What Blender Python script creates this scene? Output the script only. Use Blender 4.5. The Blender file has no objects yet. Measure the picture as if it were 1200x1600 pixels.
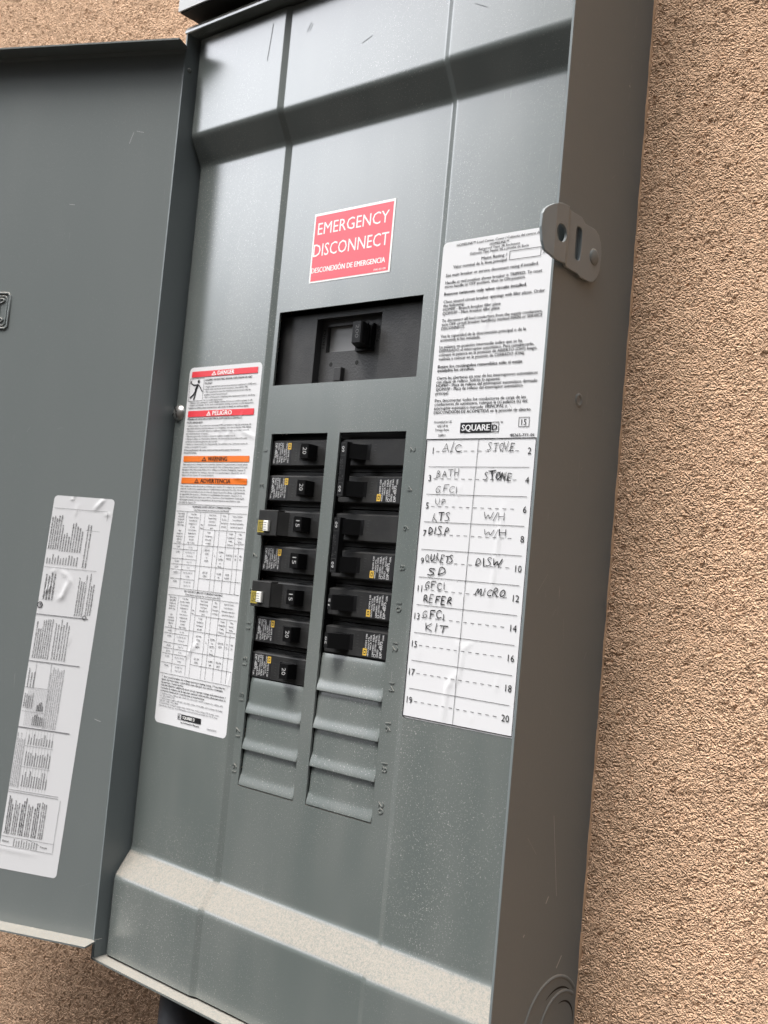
import bpy, math, random
from mathutils import Vector, Matrix
random.seed(7)
scn = bpy.context.scene
COL = scn.collection
I = 0.0254                      # one inch: the panel is drawn in inches
OX, OZ = 6.43, 1.45             # panel centre line, height of the first breaker row above the ground

def W(p):                       # panel inches -> world metres (x right, y into the wall, z up)
    return Vector(((p[0] + OX) * I, p[1] * I, p[2] * I + OZ))

# ------------------------------------------------------------------ camera
cd = bpy.data.cameras.new('camera'); cam = bpy.data.objects.new('camera', cd); COL.objects.link(cam)
cR = Vector((0.75745615, 0.64662163, 0.09022556)); cU = Vector((-0.03103624, -0.10237702, 0.99426138))
cF = Vector((-0.65214794, 0.75590966, 0.0574774))
M = Matrix((cR, cU, -cF)).transposed().to_4x4()
M.translation = W((13.97833, -21.21657, -3.82953))
cam.matrix_world = M
cd.sensor_fit = 'VERTICAL'; cd.sensor_height = 36.0; cd.lens = 36.0 * 1704.78 / 1600
cd.clip_start = 0.01; cd.clip_end = 200
cd.dof.use_dof = True; cd.dof.focus_distance = 0.68; cd.dof.aperture_fstop = 20
scn.camera = cam

# ------------------------------------------------------------------ light
SUN_AZ, SUN_EL = -14.0, 65.0    # degrees: to the left of straight out from the wall
a, e = math.radians(SUN_AZ), math.radians(SUN_EL)
sdir = Vector((math.sin(a) * math.cos(e), -math.cos(a) * math.cos(e), math.sin(e)))   # towards the sun
ld = bpy.data.lights.new('sun', 'SUN'); sun = bpy.data.objects.new('sun', ld); COL.objects.link(sun)
ld.energy = 1.5; ld.angle = math.radians(24); ld.color = (1.0, 0.98, 0.95)
sun.rotation_euler = (-sdir).to_track_quat('-Z', 'Y').to_euler()
wd = bpy.data.worlds.new('World'); scn.world = wd; wd.use_nodes = True
nt = wd.node_tree; bg = nt.nodes['Background']
sky = nt.nodes.new('ShaderNodeTexSky'); sky.sky_type = 'NISHITA'; sky.sun_disc = False
sky.sun_elevation = e; sky.sun_rotation = math.atan2(sdir.x, sdir.y)
sky.air_density = 1.0; sky.dust_density = 4.0; sky.ozone_density = 0.6
hs = nt.nodes.new('ShaderNodeHueSaturation'); hs.inputs['Saturation'].default_value = .25     # hazy, nearly white sky
nt.links.new(sky.outputs['Color'], hs.inputs['Color'])
# sky darkened below a painted skyline: high for the house ahead, low to the left
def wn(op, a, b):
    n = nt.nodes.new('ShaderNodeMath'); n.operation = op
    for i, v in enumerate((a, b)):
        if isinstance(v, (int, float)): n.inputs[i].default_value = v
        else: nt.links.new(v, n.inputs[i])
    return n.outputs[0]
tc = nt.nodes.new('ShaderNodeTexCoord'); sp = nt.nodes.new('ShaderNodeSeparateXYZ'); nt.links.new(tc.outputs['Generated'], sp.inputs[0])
side_ = wn('ADD', wn('MULTIPLY', wn('ADD', sp.outputs['X'], .80), -3.0), .20)       # extra sky dimming at far left, added to darken the wall under the door
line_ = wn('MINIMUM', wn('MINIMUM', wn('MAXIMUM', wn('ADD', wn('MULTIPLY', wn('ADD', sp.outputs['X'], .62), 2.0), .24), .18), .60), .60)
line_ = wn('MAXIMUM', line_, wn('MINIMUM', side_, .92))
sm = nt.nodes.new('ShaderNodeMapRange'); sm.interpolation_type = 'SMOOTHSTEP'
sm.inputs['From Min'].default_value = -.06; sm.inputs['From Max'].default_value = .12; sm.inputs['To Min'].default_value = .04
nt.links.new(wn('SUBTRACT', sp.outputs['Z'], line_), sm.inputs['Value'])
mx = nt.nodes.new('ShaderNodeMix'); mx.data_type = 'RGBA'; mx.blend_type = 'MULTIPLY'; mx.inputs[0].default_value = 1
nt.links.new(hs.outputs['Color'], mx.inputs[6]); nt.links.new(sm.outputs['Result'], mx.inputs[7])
# bright lobe added to the sky low on the left for the cover's reflections
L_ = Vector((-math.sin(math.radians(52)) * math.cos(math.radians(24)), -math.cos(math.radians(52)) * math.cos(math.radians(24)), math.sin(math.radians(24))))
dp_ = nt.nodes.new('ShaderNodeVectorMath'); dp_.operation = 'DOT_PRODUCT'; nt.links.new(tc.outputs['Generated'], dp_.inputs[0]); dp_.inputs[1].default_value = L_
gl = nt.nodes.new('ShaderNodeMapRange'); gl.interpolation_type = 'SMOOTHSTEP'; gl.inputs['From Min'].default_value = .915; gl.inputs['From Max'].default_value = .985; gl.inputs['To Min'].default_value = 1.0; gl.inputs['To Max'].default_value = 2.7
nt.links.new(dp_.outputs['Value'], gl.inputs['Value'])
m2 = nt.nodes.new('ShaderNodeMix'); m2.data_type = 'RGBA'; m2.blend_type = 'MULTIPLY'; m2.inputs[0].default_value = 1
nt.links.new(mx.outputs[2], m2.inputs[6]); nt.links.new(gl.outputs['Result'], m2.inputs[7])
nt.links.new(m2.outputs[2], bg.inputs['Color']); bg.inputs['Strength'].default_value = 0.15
scn.view_settings.view_transform = 'Standard'; scn.view_settings.look = 'None'
scn.view_settings.gamma = 1.0; scn.view_settings.use_curve_mapping = False
scn.view_settings.exposure = 1.32

# ------------------------------------------------------------------ materials
def nn(m, kind, **kw):
    n = m.node_tree.nodes.new(kind)
    for k, v in kw.items():
        if k in n.inputs: n.inputs[k].default_value = v
        else: setattr(n, k, v)
    return n
def newmat(name, color=(.5, .5, .5), rough=.5, metal=0.0, spec=.5):
    m = bpy.data.materials.new(name); m.use_nodes = True
    b = m.node_tree.nodes['Principled BSDF']
    b.inputs['Base Color'].default_value = (*color, 1); b.inputs['Roughness'].default_value = rough
    b.inputs['Metallic'].default_value = metal; b.inputs['Specular IOR Level'].default_value = spec
    return m, b
def lk(m, a, b): m.node_tree.links.new(a, b)
def coords(m, scale=(1, 1, 1)):
    g = nn(m, 'ShaderNodeNewGeometry'); mp = nn(m, 'ShaderNodeMapping'); mp.inputs['Scale'].default_value = scale
    lk(m, g.outputs['Position'], mp.inputs['Vector']); return mp.outputs['Vector']
def noise(m, vec, scale, detail=3, rough=.5):
    n = nn(m, 'ShaderNodeTexNoise', Scale=scale, Detail=detail, Roughness=rough); lk(m, vec, n.inputs['Vector']); return n.outputs['Fac']
def ramp(m, v, lo, hi, a=0.0, b=1.0):
    r = nn(m, 'ShaderNodeMapRange'); r.inputs['From Min'].default_value = lo; r.inputs['From Max'].default_value = hi
    r.inputs['To Min'].default_value = a; r.inputs['To Max'].default_value = b; lk(m, v, r.inputs['Value']); return r.outputs['Result']
def math_(m, op, a, b):
    n = nn(m, 'ShaderNodeMath', operation=op)
    for s, v in zip((0, 1), (a, b)):
        if isinstance(v, (int, float)): n.inputs[s].default_value = v
        else: lk(m, v, n.inputs[s])
    return n.outputs[0]
def mixc(m, fac, a, b):
    n = nn(m, 'ShaderNodeMix', data_type='RGBA')
    if isinstance(fac, (int, float)): n.inputs[0].default_value = fac
    else: lk(m, fac, n.inputs[0])
    for s, v in ((6, a), (7, b)):
        if isinstance(v, tuple): n.inputs[s].default_value = (*v, 1)
        else: lk(m, v, n.inputs[s])
    return n.outputs[2]
def bump(m, b, h, strength, dist):
    n = nn(m, 'ShaderNodeBump', Strength=strength, Distance=dist); lk(m, h, n.inputs['Height']); lk(m, n.outputs['Normal'], b.inputs['Normal'])

def grey_enamel(name, base, rough, dusty=1.0, speck=1.0, scratch=.35, spec=.85, coat=0):
    m, b = newmat(name, base, rough, 0, spec)
    b.inputs['Coat Roughness'].default_value = .24; b.inputs['Coat IOR'].default_value = 1.6
    P = coords(m)
    g = nn(m, 'ShaderNodeNewGeometry'); sx = nn(m, 'ShaderNodeSeparateXYZ'); lk(m, g.outputs['Normal'], sx.inputs[0])
    n1 = noise(m, P, 1400, 2); n2 = noise(m, P, 18, 5, .6); n3 = noise(m, P, 2600, 1); n4 = noise(m, P, 520, 3, .7)
    # settled dust on faces that look up
    up = ramp(m, sx.outputs['Z'], .34, .52)
    grain = ramp(m, math_(m, 'MULTIPLY', math_(m, 'ADD', n4, noise(m, P, 1100, 2, .6)), .5), .38, .56, .30, 1.0)
    dust = math_(m, 'MULTIPLY', math_(m, 'MULTIPLY', up, grain), dusty)
    lk(m, math_(m, 'MULTIPLY', math_(m, 'SUBTRACT', 1.0, math_(m, 'MINIMUM', math_(m, 'MULTIPLY', up, dusty), 1.0)), coat), b.inputs['Coat Weight'])
    lk(m, math_(m, 'MULTIPLY', math_(m, 'SUBTRACT', 1.0, math_(m, 'MULTIPLY', up, min(1, dusty) * .8)), spec), b.inputs['Specular IOR Level'])
    # fine pale specks and a thin film with its own patches
    sp = math_(m, 'MULTIPLY', ramp(m, n1, .62, .74), ramp(m, noise(m, P, 7, 4, .6), .40, .62, .06, 1.25))
    film = ramp(m, noise(m, coords(m, (1, 1, .3)), 22, 2, .45), .18, .85, 0, .13)
    film.node.interpolation_type = 'SMOOTHERSTEP'
    lightn = math_(m, 'MULTIPLY', math_(m, 'ADD', math_(m, 'MULTIPLY', sp, .75), film), speck)
    # hairline scratches
    w = noise(m, coords(m, (1, 1, .035)), 1300, 1); w2 = noise(m, coords(m, (1, 1, .3)), 1500, 1)
    hair = math_(m, 'MULTIPLY', math_(m, 'MAXIMUM', ramp(m, w, .755, .79), ramp(m, w2, .79, .82)), ramp(m, noise(m, P, 20, 2), .52, .64))
    lightn = math_(m, 'MAXIMUM', lightn, math_(m, 'MULTIPLY', hair, scratch))
    c = mixc(m, lightn, base, (.44, .43, .41))
    dcol = mixc(m, n3, (.20, .18, .15), (.39, .362, .32))
    c = mixc(m, dust, c, dcol); lk(m, c, b.inputs['Base Color'])
    r0 = rough + 0.0
    lk(m, math_(m, 'MAXIMUM', r0, math_(m, 'MULTIPLY', dust, .95)), b.inputs['Roughness'])
    hgt = math_(m, 'ADD', math_(m, 'MULTIPLY', noise(m, P, 420, 2), .5), math_(m, 'MULTIPLY', math_(m, 'MULTIPLY', n3, dust), 2.0))
    bump(m, b, hgt, .12, .0006)
    return m
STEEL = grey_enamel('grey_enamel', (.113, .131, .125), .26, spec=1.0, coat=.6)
DOORM = grey_enamel('lightened_door_enamel', (.150, .168, .166), .33, 1.0, .25, .3)  # same paint as the cover, kept lighter to offset the door's weaker light
SIDEM = grey_enamel('lightened_side_enamel', (.158, .182, .186), .42, 1.0, .12, .5, .5)  # cover paint lightened and cooled against the dim brown light off the wall
def simple(name, c, r, bs=0, bstr=.2, metal=0, spec=.5, var=0):
    m, b = newmat(name, c, r, metal, spec)
    if bs:
        P = coords(m); n = noise(m, P, bs, 3)
        bump(m, b, n, bstr, .0004)
        if var:
            f = ramp(m, noise(m, P, 60, 4, .6), .4, .75, 0, var); lk(m, mixc(m, f, c, (.30, .29, .27)), b.inputs['Base Color'])
    return m
BLACK = simple('black_plastic', (.019, .019, .019), .42, 1500, .25, spec=.3, var=.05)
BLACK2 = simple('dark_plastic', (.006, .006, .0065), .40, 900, .2, spec=.22)
GREYP = simple('charcoal_moulding', (.038, .038, .0385), .42, 900, .35, spec=.3, var=.06)
FLOORM = simple('textured_moulding', (.050, .050, .0505), .5, 700, .6)
VOID = simple('unlit_interior', (.006, .006, .006), .8)
SLIDE = simple('grey_slider', (.30, .30, .30), .4, 800, .1)
WHITEP = simple('white_button', (.80, .79, .75), .35)
GOLD = simple('gold_ink', (.62, .40, .06), .45)
GOLDD = simple('olive_gold', (.34, .27, .05), .4)
PAPER = simple('label_vinyl', (.66, .66, .67), .45, 90, .10, spec=.3)
INK = simple('black_ink', (.014, .014, .016), .5, spec=.2)
GREYT = simple('faint_grey_mark', (.075, .075, .075), .45)
INKG = simple('grey_ink', (.16, .16, .17), .4)
MARK = simple('marker_ink', (.012, .012, .014), .5, spec=.2)
RED = simple('red_ink', (.70, .045, .06), .33)
PINK = simple('faded_red_vinyl', (.80, .12, .15), .40, spec=.45)
ORANGE = simple('orange_ink', (.74, .17, .02), .36)
WHITEI = simple('white_ink', (.84, .84, .82), .35)
WHITED = simple('worn_white_ink', (.46, .46, .46), .45)
STKR = simple('black_sticker', (.016, .016, .017), .33, 700, .1)
ZINC = simple('zinc_screw', (.62, .60, .57), .30, 0, 0, .9)
SCUFF = simple('bare_scratch', (.42, .43, .42), .5); SCUFF2 = simple('faint_scratch', (.24, .26, .255), .5); SCUFF3 = simple('dark_scuff', (.085, .095, .095), .5)
PVC = simple('grey_conduit', (.045, .047, .055), .5, 300, .2)
HASPM = grey_enamel('hasp_steel', (.215, .245, .255), .36, .3, .1, .6, .5)
MBOX = grey_enamel('meter_enamel', (.42, .43, .43), .45, .3, .6)
def stucco():
    m, b = newmat('sand_stucco', (.47, .29, .165), .92, 0, .15)
    P = coords(m)
    n1 = noise(m, P, 460, 3, .6); n2 = noise(m, P, 1250, 2, .5); n3 = noise(m, P, 14, 4, .55); n4 = noise(m, P, 70, 3, .5)
    wp = nn(m, 'ShaderNodeVectorMath', operation='ADD'); nv = nn(m, 'ShaderNodeTexNoise', Scale=260.0, Detail=2.0); lk(m, P, nv.inputs['Vector'])
    sc = nn(m, 'ShaderNodeVectorMath', operation='SCALE'); sc.inputs['Scale'].default_value = .006; lk(m, nv.outputs['Color'], sc.inputs[0]); lk(m, P, wp.inputs[0]); lk(m, sc.outputs[0], wp.inputs[1])
    v = nn(m, 'ShaderNodeTexVoronoi', Scale=620.0); lk(m, wp.outputs[0], v.inputs['Vector'])
    h = math_(m, 'ADD', math_(m, 'ADD', math_(m, 'MULTIPLY', n1, .75), math_(m, 'MULTIPLY', n2, .22)), math_(m, 'ADD', math_(m, 'MULTIPLY', v.outputs['Distance'], -.55), math_(m, 'MULTIPLY', n4, .75)))
    c = mixc(m, ramp(m, math_(m, 'ADD', math_(m, 'MULTIPLY', n3, .6), math_(m, 'MULTIPLY', noise(m, P, 4.5, 5, .6), .4)), .36, .62), (.62, .405, .268), (.50, .325, .213))
    c = mixc(m, ramp(m, noise(m, P, 1100, 2), .35, .7, 0, .45), c, (.74, .54, .38)); lk(m, c, b.inputs['Base Color'])
    d = nn(m, 'ShaderNodeDisplacement', Midlevel=.55, Scale=.0044); lk(m, h, d.inputs['Height'])
    lk(m, d.outputs[0], m.node_tree.nodes['Material Output'].inputs['Displacement'])
    m.displacement_method = 'BOTH'
    return m
STUC = stucco(); CAULK = simple('smooth_plaster', (.52, .335, .21), .85, 260, .9, spec=.2)
def concrete():
    m, b = newmat('dark_ground', (.03, .028, .025), .95, 0, 0)
    P = coords(m); lk(m, mixc(m, noise(m, P, 3, 6, .6), (.022, .020, .018), (.036, .033, .029)), b.inputs['Base Color'])
    bump(m, b, noise(m, P, 120, 4), .4, .003); return m
CONC = concrete()

# ------------------------------------------------------------------ mesh builder
class MB:
    def __init__(s, fr=None, smooth=False):
        s.v = []; s.f = []; s.m = []; s.sm = []; s.mats = []; s.fr = fr or (lambda p: p); s.smooth = smooth
    def mi(s, m):
        if m not in s.mats: s.mats.append(m)
        return s.mats.index(m)
    def add(s, vs, fs, mat, smooth=None):
        o = len(s.v); s.v += [s.fr(tuple(p)) for p in vs]; k = s.mi(mat)
        for f in fs:
            s.f.append(tuple(i + o for i in f)); s.m.append(k); s.sm.append(s.smooth if smooth is None else smooth)
    def box(s, x0, x1, y0, y1, z0, z1, mat, b=0.0):
        if b <= 0:
            vs = [(x, y, z) for x in (x0, x1) for y in (y0, y1) for z in (z0, z1)]
            s.add(vs, [(0, 1, 3, 2), (4, 6, 7, 5), (0, 4, 5, 1), (2, 3, 7, 6), (0, 2, 6, 4), (1, 5, 7, 3)], mat); return
        # chamfered towards the viewer (front = y0)
        s.loft([(x0, x1, z0, z1, y1), (x0, x1, z0, z1, y0 + b), (x0 + b, x1 - b, z0 + b, z1 - b, y0)], mat)
    def loft(s, rings, mat):            # stacked rectangles (x0,x1,z0,z1,y), last one is the front cap
        vs = []
        for x0, x1, z0, z1, y in rings: vs += [(x0, y, z0), (x1, y, z0), (x1, y, z1), (x0, y, z1)]
        fs = [(3, 2, 1, 0)]
        for k in range(len(rings) - 1):
            o = 4 * k
            for i in range(4): j = (i + 1) % 4; fs.append((o + i, o + j, o + 4 + j, o + 4 + i))
        o = 4 * (len(rings) - 1); fs.append((o, o + 1, o + 2, o + 3)); s.add(vs, fs, mat)
    def prism(s, poly, z0, z1, mat):    # polygon in (x,y), extruded along z
        n = len(poly); vs = [(x, y, z0) for x, y in poly] + [(x, y, z1) for x, y in poly]
        s.add(vs, [tuple(range(n))[::-1], tuple(range(n, 2 * n))] + [(i, (i + 1) % n, n + (i + 1) % n, n + i) for i in range(n)], mat)
    def prismx(s, poly, x0, x1, mat):   # polygon in (y,z), extruded along x
        n = len(poly); vs = [(x0, y, z) for y, z in poly] + [(x1, y, z) for y, z in poly]
        s.add(vs, [tuple(range(n)), tuple(range(n, 2 * n))[::-1]] + [(i, n + i, n + (i + 1) % n, (i + 1) % n) for i in range(n)], mat)
    def tube(s, path, r, mat, n=8, closed=False):
        vs = []; fs = []; L = len(path)
        for k, p in enumerate(path):
            p = Vector(p); a = Vector(path[(k - 1) % L] if closed or k else path[k]); b = Vector(path[(k + 1) % L] if closed or k < L - 1 else path[k])
            t = (b - a).normalized(); u = t.cross(Vector((0, 1, 0)))
            if u.length < 1e-3: u = t.cross(Vector((1, 0, 0)))
            u.normalize(); w = t.cross(u)
            for i in range(n):
                q = 2 * math.pi * i / n; vs.append(tuple(p + (u * math.cos(q) + w * math.sin(q)) * r))
        for k in range(L if closed else L - 1):
            for i in range(n):
                j = (i + 1) % n; k2 = (k + 1) % L; fs.append((k * n + i, k * n + j, k2 * n + j, k2 * n + i))
        if not closed: fs += [tuple(range(n))[::-1], tuple(range((L - 1) * n, L * n))]
        s.add(vs, fs, mat, True)
    def grid(s, X, Z, fy, mat, skip=None, smooth=True):
        vs = [(x, fy(x, z), z) for z in Z for x in X]; n = len(X); fs = []
        for j in range(len(Z) - 1):
            for i in range(n - 1):
                if skip and skip((X[i] + X[i + 1]) / 2, (Z[j] + Z[j + 1]) / 2): continue
                fs.append((j * n + i, j * n + i + 1, (j + 1) * n + i + 1, (j + 1) * n + i))
        s.add(vs, fs, mat, smooth)
    def rect(s, u0, u1, v0, v1, o, mat):
        n = max(1, min(40, round((u1 - u0) / .06))); k = max(1, min(6, round((v1 - v0) / .06)))
        s.add([(u0 + (u1 - u0) * i / n, o, v0 + (v1 - v0) * j / k) for j in range(k + 1) for i in range(n + 1)],
              [(j * (n + 1) + i, j * (n + 1) + i + 1, (j + 1) * (n + 1) + i + 1, (j + 1) * (n + 1) + i) for j in range(k) for i in range(n)], mat)
    def line(s, a, b, w, o, mat):
        dx, dz = b[0] - a[0], b[1] - a[1]; L = math.hypot(dx, dz) or 1; nx, nz = -dz / L * w / 2, dx / L * w / 2
        n = max(1, int(L / .07)); vs = []
        for i in range(n + 1):
            t = i / n; x, z = a[0] + dx * t, a[1] + dz * t; vs += [(x + nx, o, z + nz), (x - nx, o, z - nz)]
        s.add(vs, [(2 * i, 2 * i + 1, 2 * i + 3, 2 * i + 2) for i in range(n)], mat)
    def stroke(s, pts, w, o, mat):
        for k in range(len(pts) - 1): s.line(pts[k], pts[k + 1], w, o + .0004 * (k % 3), mat)
    def disc(s, c, r, o, mat, n=20, r0=0.0):
        vs = [(c[0] + r * math.cos(2 * math.pi * i / n), o, c[1] + r * math.sin(2 * math.pi * i / n)) for i in range(n)]
        if r0 <= 0: s.add(vs, [tuple(range(n))], mat); return
        vs += [(c[0] + r0 * math.cos(2 * math.pi * i / n), o, c[1] + r0 * math.sin(2 * math.pi * i / n)) for i in range(n)]
        s.add(vs, [(i, (i + 1) % n, n + (i + 1) % n, n + i) for i in range(n)], mat)
    def text(s, t, u, v, h, o, mat, width=None, align='L', rot=0.0, bold=False, maxw=None, stretch=1.0):
        if not t.strip(): return
        vs, fs, x0, x1 = glyphs(t, bold); sc = h / CAP[0]; wx = sc * stretch
        if width: wx = width / max(1e-6, x1 - x0)
        elif maxw and (x1 - x0) * wx > maxw: wx = maxw / (x1 - x0)
        sh = {'L': -x0, 'C': -(x0 + x1) / 2, 'R': -x1}[align]
        c, n = math.cos(rot), math.sin(rot); out = []
        for x, y in vs:
            a, b = (x + sh) * wx, y * sc; out.append((u + a * c - b * n, o, v + a * n + b * c))
        s.add(out, fs, mat, False)
        if bold or h < .09:         # struck twice, a hair apart
            q = (.10 if bold else .05) * h; s.add([(x + q * c, y + .0006, z + q * n) for x, y, z in out], fs, mat, False)
    def build(s, name, parent=None, base=(0, 0, 0), label=None):
        me = bpy.data.meshes.new(name); ob = bpy.data.objects.new(name, me); COL.objects.link(ob)
        b = Vector(base)
        me.from_pydata([tuple((Vector(p) - b) * I) for p in s.v], [], s.f)
        for m in s.mats: me.materials.append(m)
        me.polygons.foreach_set('material_index', s.m); me.polygons.foreach_set('use_smooth', s.sm); me.update()
        if parent: ob.parent = parent
        if label: ob['label'] = label
        return ob
_G = {}; CAP = [1.0]
def glyphs(t, bold):
    k = (t, bold)
    if k not in _G:
        cu = bpy.data.curves.new('tmp', 'FONT'); cu.body = t; cu.resolution_u = 2; cu.size = 1
        cu.offset = 0
        ob = bpy.data.objects.new('tmp', cu); me = ob.to_mesh()
        vs = [(v.co.x, v.co.y) for v in me.vertices]; fs = [tuple(p.vertices) for p in me.polygons]
        ob.to_mesh_clear(); bpy.data.objects.remove(ob); bpy.data.curves.remove(cu)
        xs = [v[0] for v in vs] or [0, 1]
        _G[k] = (vs, fs, min(xs), max(xs))
    return _G[k]
gv = glyphs('H', False)[0]; CAP[0] = max(v[1] for v in gv)

def empty(name, base, label, cat, group=None):
    o = bpy.data.objects.new(name, None); COL.objects.link(o); o.location = W(base); o.empty_display_size = .02
    o['label'] = label; o['category'] = cat
    if group: o['group'] = group
    return o

def pw(pts):                     # piecewise linear profile, rounded with radius r
    def f(x):
        if x <= pts[0][0]: return pts[0][1]
        for (a, p), (b, q) in zip(pts, pts[1:]):
            if x <= b: return p + (q - p) * (x - a) / (b - a)
        return pts[-1][1]
    return f
def rounded(f, r, n=9): return lambda x: sum(f(x + r * (2 * i / (n - 1) - 1)) for i in range(n)) / n
def frange(a, b, st):
    n = max(1, round((b - a) / st)); return [a + (b - a) * i / n for i in range(n + 1)]
def cuts(lo, hi, marks, coarse, fine, extra=()):
    xs = {round(x, 4) for x in frange(lo, hi, coarse)}
    for a, b in marks: xs |= {round(x, 4) for x in frange(max(lo, a), min(hi, b), fine)}
    xs = sorted(xs); ex = sorted(extra)
    xs = [x for x in xs if all(abs(x - q) > fine * .6 for q in ex)]
    return sorted(xs + list(ex))

# ------------------------------------------------------------------ setting: ground and wall
g = MB(); g.add([(-2400, 2.6, -57), (2400, 2.6, -57), (2400, -2400, -57), (-2400, -2400, -57)], [(0, 1, 2, 3)], CONC)
gr = g.build('ground', None); gr['kind'] = 'structure'; gr.location = W((0, 0, 0))
YW = 2.83
w = MB()
def wallco(lo, hi, a, b, st):
    out = []; x = a; d = st
    while x > lo: x -= d; d *= 1.7; out.append(max(x, lo))
    out = out[::-1] + frange(a, b, st); x = b; d = st
    while x < hi: x += d; d *= 1.7; out.append(min(x, hi))
    return out
w.grid(wallco(-160, 160, -36, 8, .085), wallco(-57, 70, -25, 24, .085), lambda x, z: YW, STUC)
wall = w.build('stucco_wall', None); wall.location = W((0, 0, 0))
wall['label'] = 'tan sand finish stucco house wall behind the grey electrical panel'; wall['category'] = 'wall'

m = MB(smooth=True); rnd = random.Random(3)
vs = []; n_ = 220
for k in range(n_ + 1):
    z = -16.3 + 30 * k / n_; r_ = .035 + .008 * math.sin(k * .7) + rnd.uniform(-.004, .004)
    for i in range(6):
        q = math.pi * .5 * i / 5; vs.append((.715 + r_ * 1.3 * math.sin(q), YW + .03 - r_ * 1.6 * math.cos(q) - .02, z))
m.add(vs, [(k * 6 + i, k * 6 + i + 1, k * 6 + 7 + i, k * 6 + 6 + i) for k in range(n_) for i in range(5)], CAULK, True)
pe = m.build('plaster_edge', wall)
pe.location = (0, 0, 0)
# ------------------------------------------------------------------ the panel
BL, BR, YF, ZT, ZB = -13.58, .727, -.82, 12.55, -16.04
PB = (-6.43, YW, ZB)
panel = empty('breaker_panel', PB, 'open grey outdoor electrical panel with its door swung left, mounted on the stucco wall', 'breaker panel')
TH = .06
# enclosure: left and right walls, bottom tray, sloped hood
m = MB()
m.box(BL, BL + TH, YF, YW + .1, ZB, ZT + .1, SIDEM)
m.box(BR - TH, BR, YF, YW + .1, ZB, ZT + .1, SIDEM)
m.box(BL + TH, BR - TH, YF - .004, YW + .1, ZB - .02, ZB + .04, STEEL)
m.box(BL + TH, BL + TH + .03, YF + .03, -.55, ZB + .04, ZB + .56, SIDEM)                  # folded corner tab
m.prismx([(YF - .03, ZT), (YF + .0, ZT - .02), (YW + .1, ZT - .02), (YW + .1, ZT + .40), (YF + .30, ZT + .30), (YF + .04, ZT + .20), (YF - .03, ZT + .07)], BL - .03, BR + .03, STEEL)
m.box(BL + TH, BR - TH, YW - .02, YW + .1, ZB + .04, ZT - .02, VOID)
m.fr = lambda p: (BR + p[1], p[0], p[2]); rs = random.Random(5)
for k in range(14): z_ = 11.6 - .34 * k + rs.uniform(-.1, .1); m.line((2.02 - .012 * k, z_), (2.02 - .012 * k, z_ - rs.uniform(.04, .2)), .014, .002, SCUFF2)
for a_, b_, w_ in (((1.05, -11.0), (1.15, -10.85), .03), ((1.75, -12.6), (1.95, -12.35), .035), ((1.1, -9.0), (1.5, -10.9), .012), ((.2, -11.6), (.24, -11.55), .03), ((1.9, 8.7), (1.93, 8.65), .03)): m.line(a_, b_, w_, .002, SCUFF)
for k in range(40):
    t_, z_ = rs.uniform(-.6, 2.6), rs.uniform(-15.5, 12); q = rs.uniform(.6, 2.4); L_s = rs.choice((.03, .04, .07, .2, .6)); m.line((t_, z_), (t_ + L_s * math.cos(q), z_ + L_s * math.sin(q)), rs.uniform(.006, .014), .0022 + .0001 * k, SCUFF2)
enc = m.build('enclosure', panel, PB)
# bright worn front edges
# dimple, rivet on the inner left wall
m = MB(smooth=True)
def domey(m, c, r, h, mat, axis, n=16):
    vs = []; fs = []
    R = 5
    for k in range(R + 1):
        t = k / R * math.pi / 2
        for i in range(n):
            q = 2 * math.pi * i / n; a, b = r * math.cos(t) * math.cos(q), r * math.cos(t) * math.sin(q); d = h * math.sin(t)
            vs.append((c[0] + d, c[1] + a, c[2] + b) if axis == 'x' else (c[0] - d, c[1] + a, c[2] + b) if axis == '-x' else (c[0] + a, c[1] - d, c[2] + b))
    for k in range(R):
        for i in range(n): j = (i + 1) % n; fs.append((k * n + i, k * n + j, (k + 1) * n + j, (k + 1) * n + i))
    m.add(vs, fs, mat, True)
domey(m, (BL + TH, -.62, 11.42), .08, .04, STEEL, 'x')
m.build('rivet', enc)
enc.children[0].location = (0, 0, 0)
for v in enc.children[0].data.vertices: v.co -= Vector(PB) * I
# knockout rings pressed into the right side
m = MB(smooth=True)
def ring(m, cy, cz, r, a0, a1, x, rad, mat, n=40):
    pts = [(x, cy + r * math.cos(a0 + (a1 - a0) * i / n), cz + r * math.sin(a0 + (a1 - a0) * i / n)) for i in range(n + 1)]
    vs = []; fs = []
    for k, p in enumerate(pts):
        q = a0 + (a1 - a0) * k / n
        for dr, dx in ((-rad, 0), (-rad * .4, .022), (rad * .3, .026), (rad, 0)):
            vs.append((x + dx, cy + (r + dr) * math.cos(q), cz + (r + dr) * math.sin(q)))
    for k in range(n):
        for i in range(3): fs.append((k * 4 + i, k * 4 + i + 1, k * 4 + 5 + i, k * 4 + 4 + i))
    m.add(vs, fs, mat, True)
def slotarc(m, cy, cz, r, wd, a0, a1, x, mat, n=24):
    vs = []
    for k in range(n + 1):
        q = a0 + (a1 - a0) * k / n; t = wd * (0.25 + .75 * math.sin(math.pi * k / n))
        vs += [(x, cy + (r - t / 2) * math.cos(q), cz + (r - t / 2) * math.sin(q)), (x, cy + (r + t / 2) * math.cos(q), cz + (r + t / 2) * math.sin(q))]
    m.add(vs, [(2 * k, 2 * k + 1, 2 * k + 3, 2 * k + 2) for k in range(n)], mat)
ring(m, 1.73, -14.02, 1.21, math.radians(40), math.radians(330), BR, .05, SIDEM)
ring(m, 2.10, -14.12, .90, math.radians(55), math.radians(310), BR, .05, SIDEM)
slotarc(m, 1.93, -14.03, .937, .05, math.radians(52), math.radians(125), BR + .004, VOID)
slotarc(m, 2.13, -14.02, .571, .05, math.radians(0), math.radians(105), BR + .004, VOID)
m.build('knockout', enc, PB)
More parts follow.
